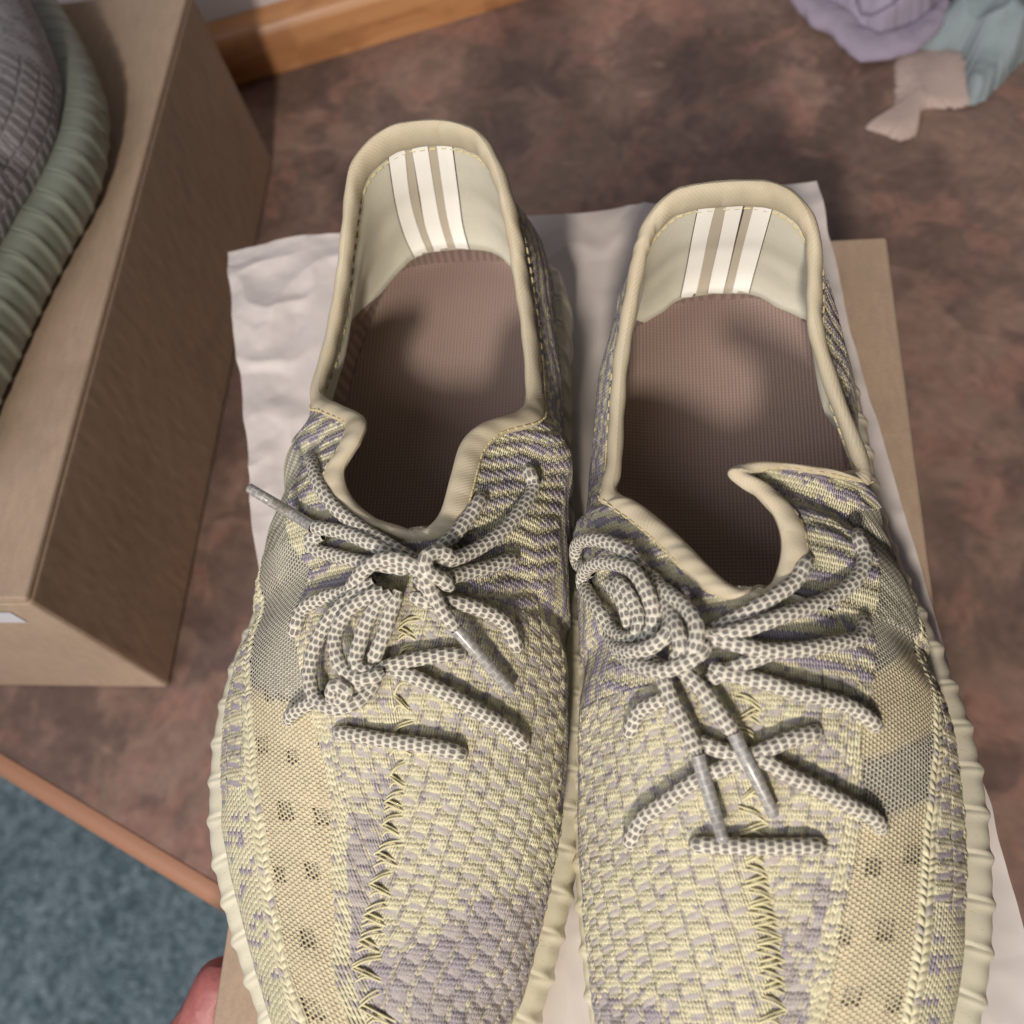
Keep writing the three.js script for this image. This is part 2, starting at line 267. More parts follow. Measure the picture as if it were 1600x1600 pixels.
const rightStations = (() => {
  const lat = [[6, 0, 30, [1130, 290, 105], [9, 30, 2, -24]], [8, 14, 30, [1190, 288, 104], [9, 30, 1, -24]], [14, 24, 30, [1240, 308, 99], [8, 28, 1, -22]], [24, 31, 30, [1268, 355, 91], W], [40, 35, 30, [1271, 430, 82], W], [58, 37, 30, [1272, 500, 77], W], [76, 38, 29, [1297, 590, 72], [4, 22, 3, -18]], [92, 39, 28, [1345, 722, 70], [1, 20, 3, -14]], [100, 40, 28, [1322, 739, 73], [3, 22, 9, -8]], [105, 41, 28, [1250, 731, 82], [6, 25, 12, -6]], [110, 41, 28, [1180, 724, 88], F], [113, 42, 28, [1142, 738, 90], F], [116, 43, 28, [1180, 766, 89], F], [120, 44, 28, [1214, 805, 88], F], [124, 45, 28, [1226, 850, 87], F], [128, 45, 28, [1218, 895, 86], F], [132, 46, 27, [1200, 923, 86], F],
    ...[[136, 46], [148, 47], [163, 48], [181, 49], [193, 49], [203, 48], [213, 46], [228, 41], [250, 32], [272, 19], [284, 7], [294, -10]].map(([L, q], i) => [L, q, 27, ridgeR[i], i === 0 ? [5, 25, 18, -1] : i > 9 ? [4, 12, 6, 0] : R, true])];
  const med = [[6, 0, 30, [1130, 290, 105], [9, 30, 2, -24]], [8, -13, 30, [1065, 298, 103], [9, 30, 1, -24]], [13, -22, 30, [1022, 335, 97], [8, 28, 1, -22]], [22, -28, 30, [1008, 370, 92], W], [32, -31, 30, [1000, 400, 88], W], [46, -33, 30, [985, 480, 80], W], [60, -34, 30, [972, 560, 74], W], [74, -34, 29, [966, 640, 70], W], [86, -34, 29, [962, 720, 70], W], [96, -35, 28, [957, 766, 71], [7, 22, 5, -12]], [102, -35, 28, [985, 782, 74], F], [107, -36, 28, [1008, 797, 76], F], [113, -37, 28, [1051, 833, 80], F], [118, -38, 28, [1075, 856, 82], F], [123, -39, 28, [1095, 877, 84], F], [128, -41, 28, [1120, 901, 85], F], [132, -42, 27, [1145, 920, 86], F],
    ...[[136, -42], [148, -43], [163, -45], [181, -47], [193, -47], [203, -47], [213, -46], [228, -44], [250, -37], [272, -27], [284, -19], [294, -10]].map(([L, q], i) => [L, q, 27, ridgeR[i], i === 0 ? [5, 25, 18, -1] : i > 9 ? [4, 12, 6, 0] : R, true])];
  return { lat, med };
})();
function build(o, st) { const fr = frameOf(o); return { o, fr, lat: makeSide(o, fr, 1, st.lat), med: makeSide(o, fr, -1, st.med) }; }
const LS = build(leftO, fit(outlines.left, leftStations)), RS = build(rightO, fit(outlines.right, rightStations));
const caster = new THREE.Raycaster();
function hitUpper(shoe, px, py) {
  caster.set(CAM, ray(px, py).normalize());
  let best = null;
  for (const side of [shoe.lat, shoe.med]) for (const h of caster.intersectObject(side.probe)) if (!best || h.distance < best.distance) best = { ...h, side };
  return best;
}
// ------------------------------------------------------------ sneakers: knit
const YEL = [230, 225, 193], YELD = [216, 210, 179], PUR = [172, 165, 177], PURD = [154, 147, 164], GRY = [184, 178, 174], GRYD = [166, 160, 158], TAN = [214, 203, 172], SIL = [204, 200, 184];
const chainS = lerpTable([[60, 0.1], [100, 0.18], [125, 0.25], [150, 0.33], [174, 0.415], [190, 0.46], [207, 0.5], [222, 0.53], [236, 0.59], [247, 0.64], [280, 0.7]]);
const meshS = { left: lerpTable([[90, 0.55], [127, 0.6], [143, 0.58], [160, 0.61], [185, 0.72], [199, 0.78], [214, 0.8], [228, 0.85], [242, 0.87], [290, 0.9]]), right: lerpTable([[90, 0.5], [122, 0.55], [138, 0.56], [162, 0.67], [175, 0.67], [189, 0.705], [202, 0.77], [215, 0.815], [240, 0.86], [290, 0.9]]) };
const fr1 = (x) => x - Math.floor(x);
function stitch(L, e, wl, cl, out) {                 // one knit loop: two leaning legs; out = [height, course, wale]
  const b = e / wl, ib = Math.floor(b), fb = b - ib - 0.5, ab = Math.abs(fb), a = L / cl + ab * 0.95, ia = Math.floor(a), fa = a - ia;
  const leg = Math.exp(-(((ab - 0.25) / 0.17) ** 2));
  out[0] = leg * Math.pow(Math.sin(Math.PI * fa), 0.55); out[1] = ia; out[2] = ib;
}
const so = [0, 0, 0];
// knit(which shoe, 1 outer side / -1 inner side, L, e = mm from the sole, s, len) -> {c: colour, f: fine relief 0..1, b: broad relief in mm}
function knit(shoe, sgn, L, e, s, len) {
  const w = len - e, wob = vn(L / 9 + 50, e / 9);
  let c, f, b = 0, cl = 1.15, wl = 1.5;
  let zone = 'plain';
  if (sgn > 0) {
    const cs = chainS(L), ms = meshS[shoe](L), qs = ms + 4.0 / len;
    if (s < cs - 2.2 / len) zone = 'edge'; else if (s < cs + 2.2 / len) zone = 'chain'; else if (s < ms) zone = L > 82 ? 'mesh' : 'edge'; else if (s < qs) zone = 'column'; else zone = L > 193 ? 'quilt' : L > 148 ? 'lace' : 'stripe';
    if (zone === 'column' && L < 150) zone = 'stripe';
  } else {
    if (L < 150 && w < 42 && e > 24 && L > 88) zone = 'stripe';
    else if (L < 196 && e < 23 - (L - 150) * 0.12) zone = 'wall';
    else if (L <= 150) zone = 'wall';
    else if (e < 12 && L > 188) zone = 'edge';
    else zone = L > 188 ? 'quilt' : 'lace';
  }
  if (zone === 'mesh') {
    const p = 1.12, r = e / (p * 0.88), ir = Math.floor(r), x = L / p + (ir & 1) * 0.5, ix = Math.floor(x), dx = x - ix - 0.5, dy = r - ir - 0.5, d = Math.hypot(dx, dy * 0.9);
    const hole = 1 - sst(0.2, 0.4, d);
    const edge = (vn(e / 8, 3.3) - 0.5) * 8 + (e - 40) * 0.35;
    let silver = shoe === 'left' ? 1 - sst(0, 5, L - 167 - edge) : (1 - sst(0, 4, L - 138 - edge)) + sst(0, 3, L - 158 - edge) * (1 - sst(0, 4, L - 172 - edge));
    silver = clamp(silver);
    c = mix3(TAN, SIL, silver);
    const band = fr1((L + 0.5 * e) / 3.4);
    if (L < 132 && silver > 0.5) c = mix3(c, [150, 150, 132], 0.75 * sst(0.45, 0.6, band));
    // groups of open holes
    const gy = (L - 6) / 14.5, gi = Math.floor(gy), gx = (e - cs0(L, len)) / 9.5 + (gi & 1) * 0.5, gxi = Math.floor(gx), cd = Math.max(Math.abs(gy - gi - 0.5 + (hash2(gi, gxi) - 0.5) * 0.3) * 14.5, Math.abs(gx - gxi - 0.5) * 9.5);
    const open = (cd < 1.5 + hash2(gi + 9, gxi) * 0.9 && L > 166) || (silver > 0.5 && L > 126);
    
    f = 0.25 + 0.6 * sst(0.25, 0.55, d); b = -0.35;
    return { c, f, b, gap: open && hole > (silver > 0.5 ? 0.75 : 0.5) };
  }
  if (zone === 'chain') {
    const cx = (e - chainS(L) * len) / 2.2, a = (L + 1.5 * vn(L / 3.1, 7)) / 1.85 + Math.abs(cx) * 0.55, fa = fr1(a), ia = Math.floor(a), side = cx < 0 ? 0 : 1;
    const bump = Math.pow(Math.sin(Math.PI * fa), 0.7) * (1 - 0.8 * Math.exp(-((cx / 0.2) ** 2))) * (1 - Math.pow(Math.abs(cx), 3));
    c = hash2(ia * 2 + side, 5) < 0.12 ? GRY : mix3(YEL, YELD, hash2(ia, 3 + side));
    return { c, f: 0.2 + 0.75 * bump, b: 0.25 * bump };
  }
  if (zone === 'column') {
    stitch(L + 1.4 * vn(L / 3, e / 2), e, 1.7, 1.6, so);
    c = hash2(so[1] * 3, so[2] + 5) < 0.2 ? GRY : mix3(YEL, YELD, hash2(so[1], 3 + so[2]));
    return { c, f: 0.1 + 0.9 * so[0], b: 0.4 * so[0] };
  }
  if (zone === 'quilt' || zone === 'lace' || (zone === 'edge' && sgn > 0 && L > 120 && L < 196)) {
    let ra, cb, grey;
    if (zone === 'edge') { ra = (L - 0.15 * e) / 5.2; cb = e / 8.5; grey = 0.06; }
    else if (sgn < 0) { ra = (L + 0.3 * e) / 4.3; cb = e / 4.9; grey = zone === 'lace' ? 0.12 : sst(-4, 9, L - 207 - (e - 15) * 0.54 + (wob - 0.5) * 14); }
    else { ra = (L - 0.1 * e) / 4.2; cb = e / 4.6; grey = zone === 'lace' ? 0.18 : 0.93 - 0.75 * sst(0.62, 0.8, vn(L / 11, e / 7)); }
    const ib = Math.floor(cb), fb = cb - ib; ra += ib * 0.37 + (vn(L / 14, e / 10 + 30) - 0.5) * 0.5;
    const ia = Math.floor(ra), fa = ra - ia;
    const lx = Math.min(fb, 1 - fb) * (zone === 'edge' ? 8.5 : 4.7);                 // mm from the ladder between columns
    const inCol = sst(0.15, 0.75, lx);
    const lump = Math.pow(Math.sin(Math.PI * clamp(fa / 0.68)), 0.6) * inCol, bar = fa > 0.66 ? Math.pow(Math.sin(Math.PI * (fa - 0.66) / 0.34), 0.8) * sst(0.35, 1.25, lx + 0.5 * (hash2(ia, ib + 40) - 0.5)) : 0;
    stitch(L, e, 1.4, 1.15, so);
    const sid = hash2(so[1] * 3 + 11, so[2] * 7), gl = grey + (hash2(ia, ib) - 0.5) * 0.25;
    if (bar > 0.3) { c = mix3(zone === 'edge' ? PUR : GRY, GRYD, 0.35 * hash2(ia + 5, ib)); f = 0.55 + 0.1 * so[0]; b = 0.3 * bar; }
    else {
      c = sid < gl ? mix3(GRY, PUR, hash2(ia + 2, ib + 8) * 0.8) : mix3(YEL, YELD, hash2(so[1], so[2] + 4) * 0.8);
      if (lx < 0.55) c = mix3(c, sid < 0.5 ? GRYD : YELD, 0.75);
      f = 0.2 + 0.8 * so[0]; b = 0.55 * lump;
    }
    return { c, f, b };
  }
  if (zone === 'edge' && L > 190) { wl = 2.1; cl = 1.3; stitch(L + 0.55 * sgn * e, e, wl, cl, so); } else stitch(L, e, wl, cl, so);
  const Lc = (so[1] + 0.5) * cl, ec = (so[2] + 0.5) * wl, id = hash2(so[1] * 5 + 3, so[2] * 3 + 1);
  let purple = 0;
  if (zone === 'stripe') {
    const k = sgn > 0 ? (Lc + 0.1 * ec + 2.2 * vn(ec / 6, Lc / 14)) / 5.3 : (Lc - 0.3 * ec + 3 * vn(ec / 9, Lc / 12)) / 4.4;
    const gate = sst(0.18, 0.34, vn(Lc / 10 + 8, ec / 9));
    purple = fr1(k) < 0.42 * gate + 0.05 ? 1 : 0;
    if (id < 0.06) purple = 1 - purple;
    b = 0.28 * Math.sin(fr1(k) * Math.PI * 2);
  } else if (zone === 'wall') {
    const k = (ec * 0.85 + Lc * 0.3 + 7 * fbm(Lc / 26, ec / 14, 2)) / 6.2;
    purple = fr1(k) < 0.48 + 0.22 * (vn(Lc / 20, ec / 16) - 0.5) ? 1 : 0;
    if (id < 0.12) purple = 1 - purple;
    b = 0.15 * Math.sin(fr1(k) * Math.PI * 2);
  } else {                                             // edge: pale with slanting ticks
    const k = (Lc + 0.9 * ec * sgn) / 3.3, q = (ec - 0.2 * Lc * sgn) / 3.1;
    purple = fr1(k) < 0.36 && fr1(q + Math.floor(k) * 0.5) < 0.5 && hash2(Math.floor(k), Math.floor(q)) > 0.25 ? 1 : 0;
    if (L < 120) purple = fr1((Lc + 0.6 * ec) / 4) < 0.45 ? 1 : 0;
    if (id < 0.04) purple = 1;
  }
  c = purple ? mix3(PUR, PURD, id * 0.6) : mix3(YEL, YELD, hash2(so[1], so[2] + 2) * 0.7);
  return { c, f: 0.1 + 0.9 * so[0], b };
}
const cs0 = (L, len) => chainS(L) * len;

const TW = 2048, TH = 768;
function knitMaps(shoe, side, recolour) {
  const col = new Uint8Array(TW * TH * 4), bmp = new Uint8Array(TW * TH * 4);
  for (let x = 0; x < TW; x++) {
    const t = x / (TW - 1), len = side.lenAt(t);
    for (let y = 0; y < TH; y++) {
      const s = y / (TH - 1), L = side.LAt(t, s), r = knit(shoe, side.sgn, L, s * len, s, len), k = 4 * (y * TW + x);
      const dirt = 0.95 + 0.07 * vn(L / 17 + 5, s * len / 13) + 0.1 * (hash2(x, y) - 0.5) + 0.09 * (vn(L * 1.1, s * len * 0.9 + 30) - 0.5);
      let c = r.c; if (recolour) c = recolour(c, L, s * len);
      col[k] = clamp(c[0] * dirt, 0, 255); col[k + 1] = clamp(c[1] * dirt, 0, 255); col[k + 2] = clamp(c[2] * dirt, 0, 255); col[k + 3] = r.gap ? 0 : 255;
      bmp[k] = bmp[k + 1] = bmp[k + 2] = clamp(r.f * 0.92 + 0.08 * hash2(x * 3, y)) * 255; bmp[k + 3] = 255;
    }
  }
  return [col, bmp].map((d, i) => { const tx = new THREE.DataTexture(d, TW, TH, THREE.RGBAFormat); tx.magFilter = tx.minFilter = THREE.LinearFilter; if (!i) tx.colorSpace = THREE.SRGBColorSpace; tx.needsUpdate = true; return tx; });
}
const bindingTex = tex(256, 64, (u, v) => { const n = 0.93 + 0.1 * fbm(u * 14, v * 5, 3) + 0.03 * Math.sin((u * 256 + v * 64) * 1.6); return mix3([204, 197, 174], [194, 180, 154], fbm(u * 6, v * 2 + 7, 3)).map((q) => q * n); });
const bindingBump = tex(256, 64, (u, v, x, y) => 0.5 + 0.3 * Math.sin((x + y) * 1.57) + 0.2 * hash2(x, y), false);
const bindingMat = new THREE.MeshPhysicalMaterial({ map: bindingTex, bumpMap: bindingBump, bumpScale: 0.00012, roughness: 0.8, sheen: 0.4, sheenRoughness: 0.6, side: THREE.DoubleSide });
const liningTex = tex(256, 256, (u, v) => { const n = 0.94 + 0.08 * fbm(u * 8, v * 8, 4) + 0.03 * (hash2(Math.floor(u * 256), Math.floor(v * 256)) - 0.5); return [206 * n, 204 * n, 188 * n]; });
const liningMat = new THREE.MeshPhysicalMaterial({ map: liningTex, roughness: 0.9, sheen: 0.5, sheenRoughness: 0.5, side: THREE.DoubleSide });
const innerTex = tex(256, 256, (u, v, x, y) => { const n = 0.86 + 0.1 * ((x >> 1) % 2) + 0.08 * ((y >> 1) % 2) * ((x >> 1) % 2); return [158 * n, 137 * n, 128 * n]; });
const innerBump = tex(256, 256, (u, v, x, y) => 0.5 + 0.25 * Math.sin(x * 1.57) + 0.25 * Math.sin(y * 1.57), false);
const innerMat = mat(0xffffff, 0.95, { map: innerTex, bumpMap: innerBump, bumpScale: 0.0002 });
const threadMat = mat(0xcfc298, 0.8), yarnMat = mat(0xd9d2ab, 0.9);
const soleTex = tex(512, 128, (u, v) => { const n = 0.96 + 0.05 * fbm(u * 20, v * 4, 3), s = vn(u * 260, v * 40) > 0.93 ? 0.86 : 1; return [222 * n * s, 218 * n * s, 198 * n * s]; });
const soleMat = new THREE.MeshPhysicalMaterial({ map: soleTex, roughness: 0.42, side: THREE.DoubleSide, clearcoat: 0.15, clearcoatRoughness: 0.4 });
const stripeMat = new THREE.MeshPhysicalMaterial({ color: 0xfafaf4, roughness: 0.35, side: THREE.DoubleSide });
const braid = (u, v) => { const a = u * 4, b = v * 8, ia = Math.floor(a); return [fr1(a) - 0.5, fr1(b + (ia & 1) * 0.5) - 0.5]; };
const laceTex = tex(192, 256, (u, v) => {             // rope braid: staggered dark lozenges in a pale lattice
  const [fx, fy] = braid(u, v), d = Math.max(Math.abs(fx) * 0.98 + Math.abs(fy) * 0.22, Math.abs(fy) * 0.86 + Math.abs(fx) * 0.16), tooth = 0.035 * Math.sin(fy * 38) + 0.03 * Math.sin(fx * 40);
  const k = sst(0.3, 0.38, d + tooth), n = 0.88 + 0.24 * vn(u * 70, v * 90);
  return mix3([134 * n, 131 * n, 126 * n], [232 * n, 228 * n, 214 * n], k);
});
const laceBump = tex(192, 256, (u, v) => { const [fx, fy] = braid(u, v); return 0.25 + 0.5 * Math.cos(fx * Math.PI) * Math.cos(fy * Math.PI) + 0.22 * Math.abs(Math.sin((u * 4 + v * 8) * 12)); }, false);
const laceMat = mat(0xffffff, 0.85, { map: laceTex, bumpMap: laceBump, bumpScale: 0.0006 });
const tipTex = tex(128, 64, (u, v) => { const a = u * 10, b = v * 4, k = sst(0.32, 0.5, Math.max(Math.abs(fr1(a) - 0.5), Math.abs(fr1(b + (Math.floor(a) & 1) * 0.5) - 0.5))); return mix3([146, 146, 146], [196, 194, 186], k * 0.8); });
const tipMat = new THREE.MeshPhysicalMaterial({ map: tipTex, roughness: 0.3, clearcoat: 0.6, clearcoatRoughness: 0.25, side: THREE.DoubleSide });

// ------------------------------------------------------------ sneakers: parts
function addUpper(g, shoe, name) {
  const { lat, med } = shoe, NT = 760, NS = 170;
  const geos = [lat, med].map((side) => grid(NT, NS, (t, s) => {
    const p = side.S(t, s), len = side.lenAt(t), L = side.LAt(t, s), e = s * len, r = knit(name, side.sgn, L, e, s, len);
    const fade = sst(0, 0.05, 1 - s) * sst(0, 0.03, s) + (t > side.tr ? 1 - sst(0, 0.05, 1 - s) : 0) * 0.0;
    const wr = 0.9 * (fbm(L / 15 + 3 + side.sgn, e / 15, 2) - 0.5) * sst(60, 110, L) + 0.5 * (vn(L / 6 + 9, e / 10) - 0.5);
    const groove = t > side.tr ? -0.18 * Math.exp(-(((len - e) / 2.2) ** 2)) : 0;
    return p.addScaledVector(side.N(t, s), (r.b + wr) * fade / 1000).add(V(0, groove / 1000, 0));
  }));
  // one normal along the centre seam for both sides
  const n0 = geos[0].attributes.normal, n1 = geos[1].attributes.normal, a = V(), b = V();
  for (const side of [0, 1]) { const q = geos[side].attributes.normal; let s = 0; const fr = shoe.fr.Q.clone().multiplyScalar(side ? -1 : 1); for (let i = 200; i < 400; i++) { a.fromBufferAttribute(q, i * (NS + 1) + 60); s += a.dot(fr); } if (s < 0) { const ix = geos[side].index.array; for (let i = 0; i < ix.length; i += 3) { const t = ix[i]; ix[i] = ix[i + 1]; ix[i + 1] = t; } geos[side].computeVertexNormals(); } }
  for (let i = Math.ceil(lat.tr * NT); i <= NT; i++) { const k = i * (NS + 1) + NS; a.fromBufferAttribute(geos[0].attributes.normal, k); b.fromBufferAttribute(geos[1].attributes.normal, k); a.add(b).normalize(); geos[0].attributes.normal.setXYZ(k, a.x, a.y, a.z); geos[1].attributes.normal.setXYZ(k, a.x, a.y, a.z); }
  [lat, med].forEach((side, i) => {
    const [map, bump] = knitMaps(name, side);
    const m = new THREE.MeshPhysicalMaterial({ map, bumpMap: bump, bumpScale: 0.0007, roughness: 0.9, alphaTest: 0.5, sheen: 0.15, sheenRoughness: 0.6, side: THREE.DoubleSide });
    const k = put('knit_upper', geos[i], m, g);
    k.userData.label = i ? 'quilted knit inner side of the upper' : 'outer side of the upper with mesh stripe';
    shoe[i ? 'medMesh' : 'latMesh'] = k;
  });
}
function ringOf(shoe, n) {                            // the feather line as one closed ring of n points, heel -> outer side -> toe -> inner side
  const pts = []; const m = 200;
  for (let i = 0; i <= m; i++) pts.push(shoe.lat.P(i / m)); for (let i = m - 1; i > 0; i--) pts.push(shoe.med.P(i / m));
  const c = new THREE.CatmullRomCurve3(pts, true, 'centripetal'); c.arcLengthDivisions = 1600;
  return { pts: c.getSpacedPoints(n).slice(0, n), length: c.getLength() };
}
function addSole(g, shoe) {
  const n = 1260, { pts, length } = ringOf(shoe, n), nor = [];
  for (let i = 0; i < n; i++) { const d = pts[(i + 6) % n].clone().sub(pts[(i + n - 6) % n]); nor.push(V(d.z, 0, -d.x).normalize()); }
  if (nor[Math.round(n * 0.2)].dot(shoe.fr.Q) < 0) nor.forEach((v) => v.negate());
  const prof = [[-9, 0], [-2, 0.5], [2.2, 0.4], [6, -0.6], [9, -2.6], [10.8, -6], [11.4, -10.5], [11.2, -15], [10.2, -19.5], [8.6, -23], [6, -25.6], [1, -26.6], [-14, -26.8]];
  const ribs = Math.round(length / 0.0106), step = length / ribs * 1000;
  const taper = (i) => { const k = Math.abs(i / n - 0.5) * 2; return mix(1, 0.72, sst(0.45, 0.75, k)) * (i / n > 0.55 ? mix(0.5, 1, sst(0.9, 0.97, i / n)) : 1); };
  const geo = grid(n, 36, (u, v) => {
    const i = Math.round(u * n) % n, x = v * (prof.length - 1), j = Math.min(prof.length - 2, Math.floor(x)), f = x - j;
    const cr = (k) => { const p0 = prof[Math.max(0, j - 1)][k], p1 = prof[j][k], p2 = prof[j + 1][k], p3 = prof[Math.min(prof.length - 1, j + 2)][k]; return 0.5 * (2 * p1 + (p2 - p0) * f + (2 * p0 - 5 * p1 + 4 * p2 - p3) * f * f + (3 * p1 - p0 - 3 * p2 + p3) * f * f * f); };
    let o = cr(0); if (o > 0) o *= taper(i); const dy = cr(1);
    const d = (fr1(u * ribs) - 0.5) * step, side = sst(1, 5, o);
    o += side * 1.3 * Math.exp(-((d / 1.7) ** 2)) + side * 0.25 * Math.cos(u * ribs * Math.PI * 2);
    const p = pts[i].clone().addScaledVector(nor[i], o / 1000);
    const base = hh(shoe.o.lift), y = pts[i].y - base;                                   // scale the drop to the feather height
    p.y = dy >= -4 ? pts[i].y + dy / 1000 - (Math.abs(d) < 0.5 && o > 1.5 ? 0.00035 : 0) : base + 0.0002 + (y - 0.004) * (1 - (-dy - 4) / 22.8);
    return p;
  }, (u, v) => [u * 14, v]);
  put('sole', geo, soleMat, g);
}
function addInside(g, shoe) {
  const { lat, med } = shoe, floorH = 0.0035;
  const ins = grid(90, 14, (t, v) => { const tt = 0.012 + 0.975 * t, a = lat.P(tt), b = med.P(tt), p = a.lerp(b, 0.03 + 0.94 * v); const rim = Math.pow(Math.abs(2 * v - 1), 4); p.y += -0.001 + 0.003 * rim + 0.0025 * (1 - sst(0, 0.25, t)); return p; }, (t, v, p) => [p.x * 14, p.z * 14]);
  put('insole', ins, innerMat, g);
  const under = grid(60, 4, (t, v) => { const a = lat.P(t), b = med.P(t); const p = a.lerp(b, v); p.y = hh(shoe.o.lift) + 0.0012; return p; });
  put('outsole', under, soleMat, g);
  const th = (side, t, s) => {
    const k = t * side.n, heel = 1 - sst(1.9, 4.6, k);
    const collar = s > 0.6 ? mix(4.6, 0.8, sst(0.7, 0.9, s)) : mix(2.4, 4.6, sst(0.3, 0.6, s));
    const prof = s > 0.88 ? 0.8 : s > 0.27 ? mix(13, 0.8, Math.pow((s - 0.27) / 0.61, 0.8)) : s > 0.22 ? 13 : mix(2.5, 13, sst(0.12, 0.22, s));
    return mix(t > side.tr ? 2 : k > 6 ? Math.min(collar, 2.2) : collar, prof, heel);
  };
  for (const side of [lat, med]) {
    side.th = (t, s) => th(side, t, s);
    const cut = (t) => mix(0.09, 0.41, sst(1.9, 4.6, t * side.n));
    const part = (up) => grid(220, 60, (t, v) => { const cu = cut(t), s = up ? cu + (0.995 - cu) * v : (cu + 0.004) * v, L = side.LAt(t, s); const p = side.S(t, s); return p.addScaledVector(side.N(t, s), -(th(side, t, s) + 0.5 * (vn(L / 9, s * 9) - 0.5) * sst(0, 0.1, 1 - s)) / 1000); }, (t, v, p) => [t * 2, v]);
    const pad = put('collar_lining', part(true), liningMat, g);
    put('inner_lining', part(false), innerMat, g);
    side.pad = pad;
  }
}
function addBinding(g, shoe) {
  // closed loop: outer side heel -> notch, inner side notch -> heel
  const c = [], e = [], tr = shoe.lat.tr, m = 130;
  for (let i = 0; i <= m; i++) { const t = tr * i / m; c.push(shoe.lat.T(t)); e.push(shoe.lat.S(t, 0.9).sub(shoe.lat.T(t)).normalize()); }
  for (let i = m - 1; i > 0; i--) { const t = tr * i / m; c.push(shoe.med.T(t)); e.push(shoe.med.S(t, 0.9).sub(shoe.med.T(t)).normalize()); }
  const n = c.length; for (let r = 0; r < 2; r++) for (let i = m - 10; i <= m + 10; i++) c[i] = c[i - 2].clone().add(c[i - 1]).add(c[i]).add(c[i + 1]).add(c[i + 2]).multiplyScalar(0.2);
  for (let r = 0; r < 2; r++) { const old = c.slice(); for (let i = -9; i <= 9; i++) { const k = Math.abs(i) > 7 ? 1 : 3, v = V(); for (let d = -k; d <= k; d++) v.add(old[(i + d + n) % n]); c[(i + n) % n] = v.multiplyScalar(1 / (2 * k + 1)); } }
  const wide = (i) => { const k = Math.min(i, n - i) / m * shoe.o.notch; return mix(5.4, 3.5, sst(2.5, 6, k)); };
  const smooth = (arr) => arr.map((_, i) => { const v = V(); for (let d = -3; d <= 3; d++) v.add(arr[(i + d + n) % n]); return v.multiplyScalar(1 / 7); });
  const es = smooth(e).map((v) => v.normalize());
  const geo = grid(n * 3, 18, (u, v) => {
    const x = u * n, i0 = Math.floor(x) % n, f = x - Math.floor(x), i1 = (i0 + 1) % n;
    const p = c[i0].clone().lerp(c[i1], f), ee = es[i0].clone().lerp(es[i1], f).normalize(), tan = c[(i1 + 1) % n].clone().sub(c[(i0 + n - 1) % n]).normalize(), nn = tan.clone().cross(ee).normalize();
    const a = v * Math.PI * 2, w = wide(x % n), thick = 2.1 + 0.12 * Math.sin(u * 260);
    return p.addScaledVector(ee, (w * 0.62 - w * Math.cos(a)) / 1000 + 0.0006).addScaledVector(nn, thick * Math.sin(a) * (1 + 0.1 * Math.cos(a)) / 1000);
  }, (u, v) => [u * 5, v]);
  put('collar_binding', geo, bindingMat, g);
  // the row of stitches below the binding on both faces
  const dashes = [], cap = new THREE.CapsuleGeometry(0.00032, 0.0014, 2, 6);
  const q = new THREE.Quaternion(), up = V(0, 1, 0);
  for (const inner of [0, 1]) { let acc = 0; for (let i = 0; i < n; i++) {
    const d = c[(i + 1) % n].distanceTo(c[i]); acc += d; if (acc < 0.0021) continue; acc = 0;
    const tan = c[(i + 1) % n].clone().sub(c[(i + n - 1) % n]).normalize(), nn = tan.clone().cross(es[i]).normalize();
    const side = i <= m ? shoe.lat : shoe.med; const outw = nn.dot(side.N(tr * 0.5, 0.5)) ;
    const w = wide(i), tt = tr * (i <= m ? i : n - i) / m, ss = 1 - (w * 1.78 + (inner ? 0.9 : 1.5)) / side.lenAt(tt), p = side.S(tt, ss).addScaledVector(side.N(tt, ss), inner ? -(side.th(tt, ss) + 0.25) / 1000 : 0.0012);
    const gcap = cap.clone(); q.setFromUnitVectors(up, tan); gcap.applyQuaternion(q); gcap.translate(p.x, p.y, p.z); dashes.push(gcap);
  } }
  put('binding_stitches', mergeGeometries(dashes), threadMat, g);
}
// a thin strip laid on the heel lining; rows of [left px, left py, right px, right py]
function stripOn(g, shoe, rows, lift, name, material, nU = 8, nV = 40) {
  g.updateMatrixWorld(true);
  let last = null;
  const A = rows.map((r) => V(r[0], r[1], 0)), B = rows.map((r) => V(r[2], r[3], 0)), sa = spline(A), sb = spline(B);
  const geo = grid(nV, nU, (v, u) => {
    const p = sa(v).lerp(sb(v), u); caster.set(CAM, ray(p.x, p.y).normalize());
    let d = Infinity, q = null; for (const side of [shoe.lat, shoe.med]) for (const h of caster.intersectObject(side.pad)) if (h.distance < d) { d = h.distance; q = h.point; }
    if (!q || (last && v > 0.5 && q.y > 0 && last[Math.round(u * nU)] && d - last[Math.round(u * nU)].d > 0.006)) { const w = last && last[Math.round(u * nU)]; if (w) { q = w.q; d = w.d; } else q = at(p.x, p.y, hh(80)); }
    (last ??= [])[Math.round(u * nU)] = { d, q };
    return q.clone().addScaledVector(caster.ray.direction, -lift);
  }, (v, u) => [u, v]);
  return put(name, geo, material, g);
}
function heelStripes(g, shoe, stripes) {
  const lines = tex(128, 4, (u) => { const k = [0, 0.2, 0.4, 0.6, 0.8, 1].some((x) => Math.abs(u - x) < 0.018); return k ? [84, 72, 58] : [190, 181, 164]; }, true, false);
  const rows = stripes[0].map((_, i) => [...stripes[0][i].slice(0, 2), ...stripes[2][i].slice(2)].map((x, k) => x + (k === 0 ? -1.5 : k === 2 ? 1.5 : 0)));
  stripOn(g, shoe, rows, 0.0003, 'heel_tape', mat(0xffffff, 0.6, { map: lines }), 24, 40);
  for (const s of stripes) stripOn(g, shoe, s, 0.0007, 'heel_stripe', stripeMat);
}
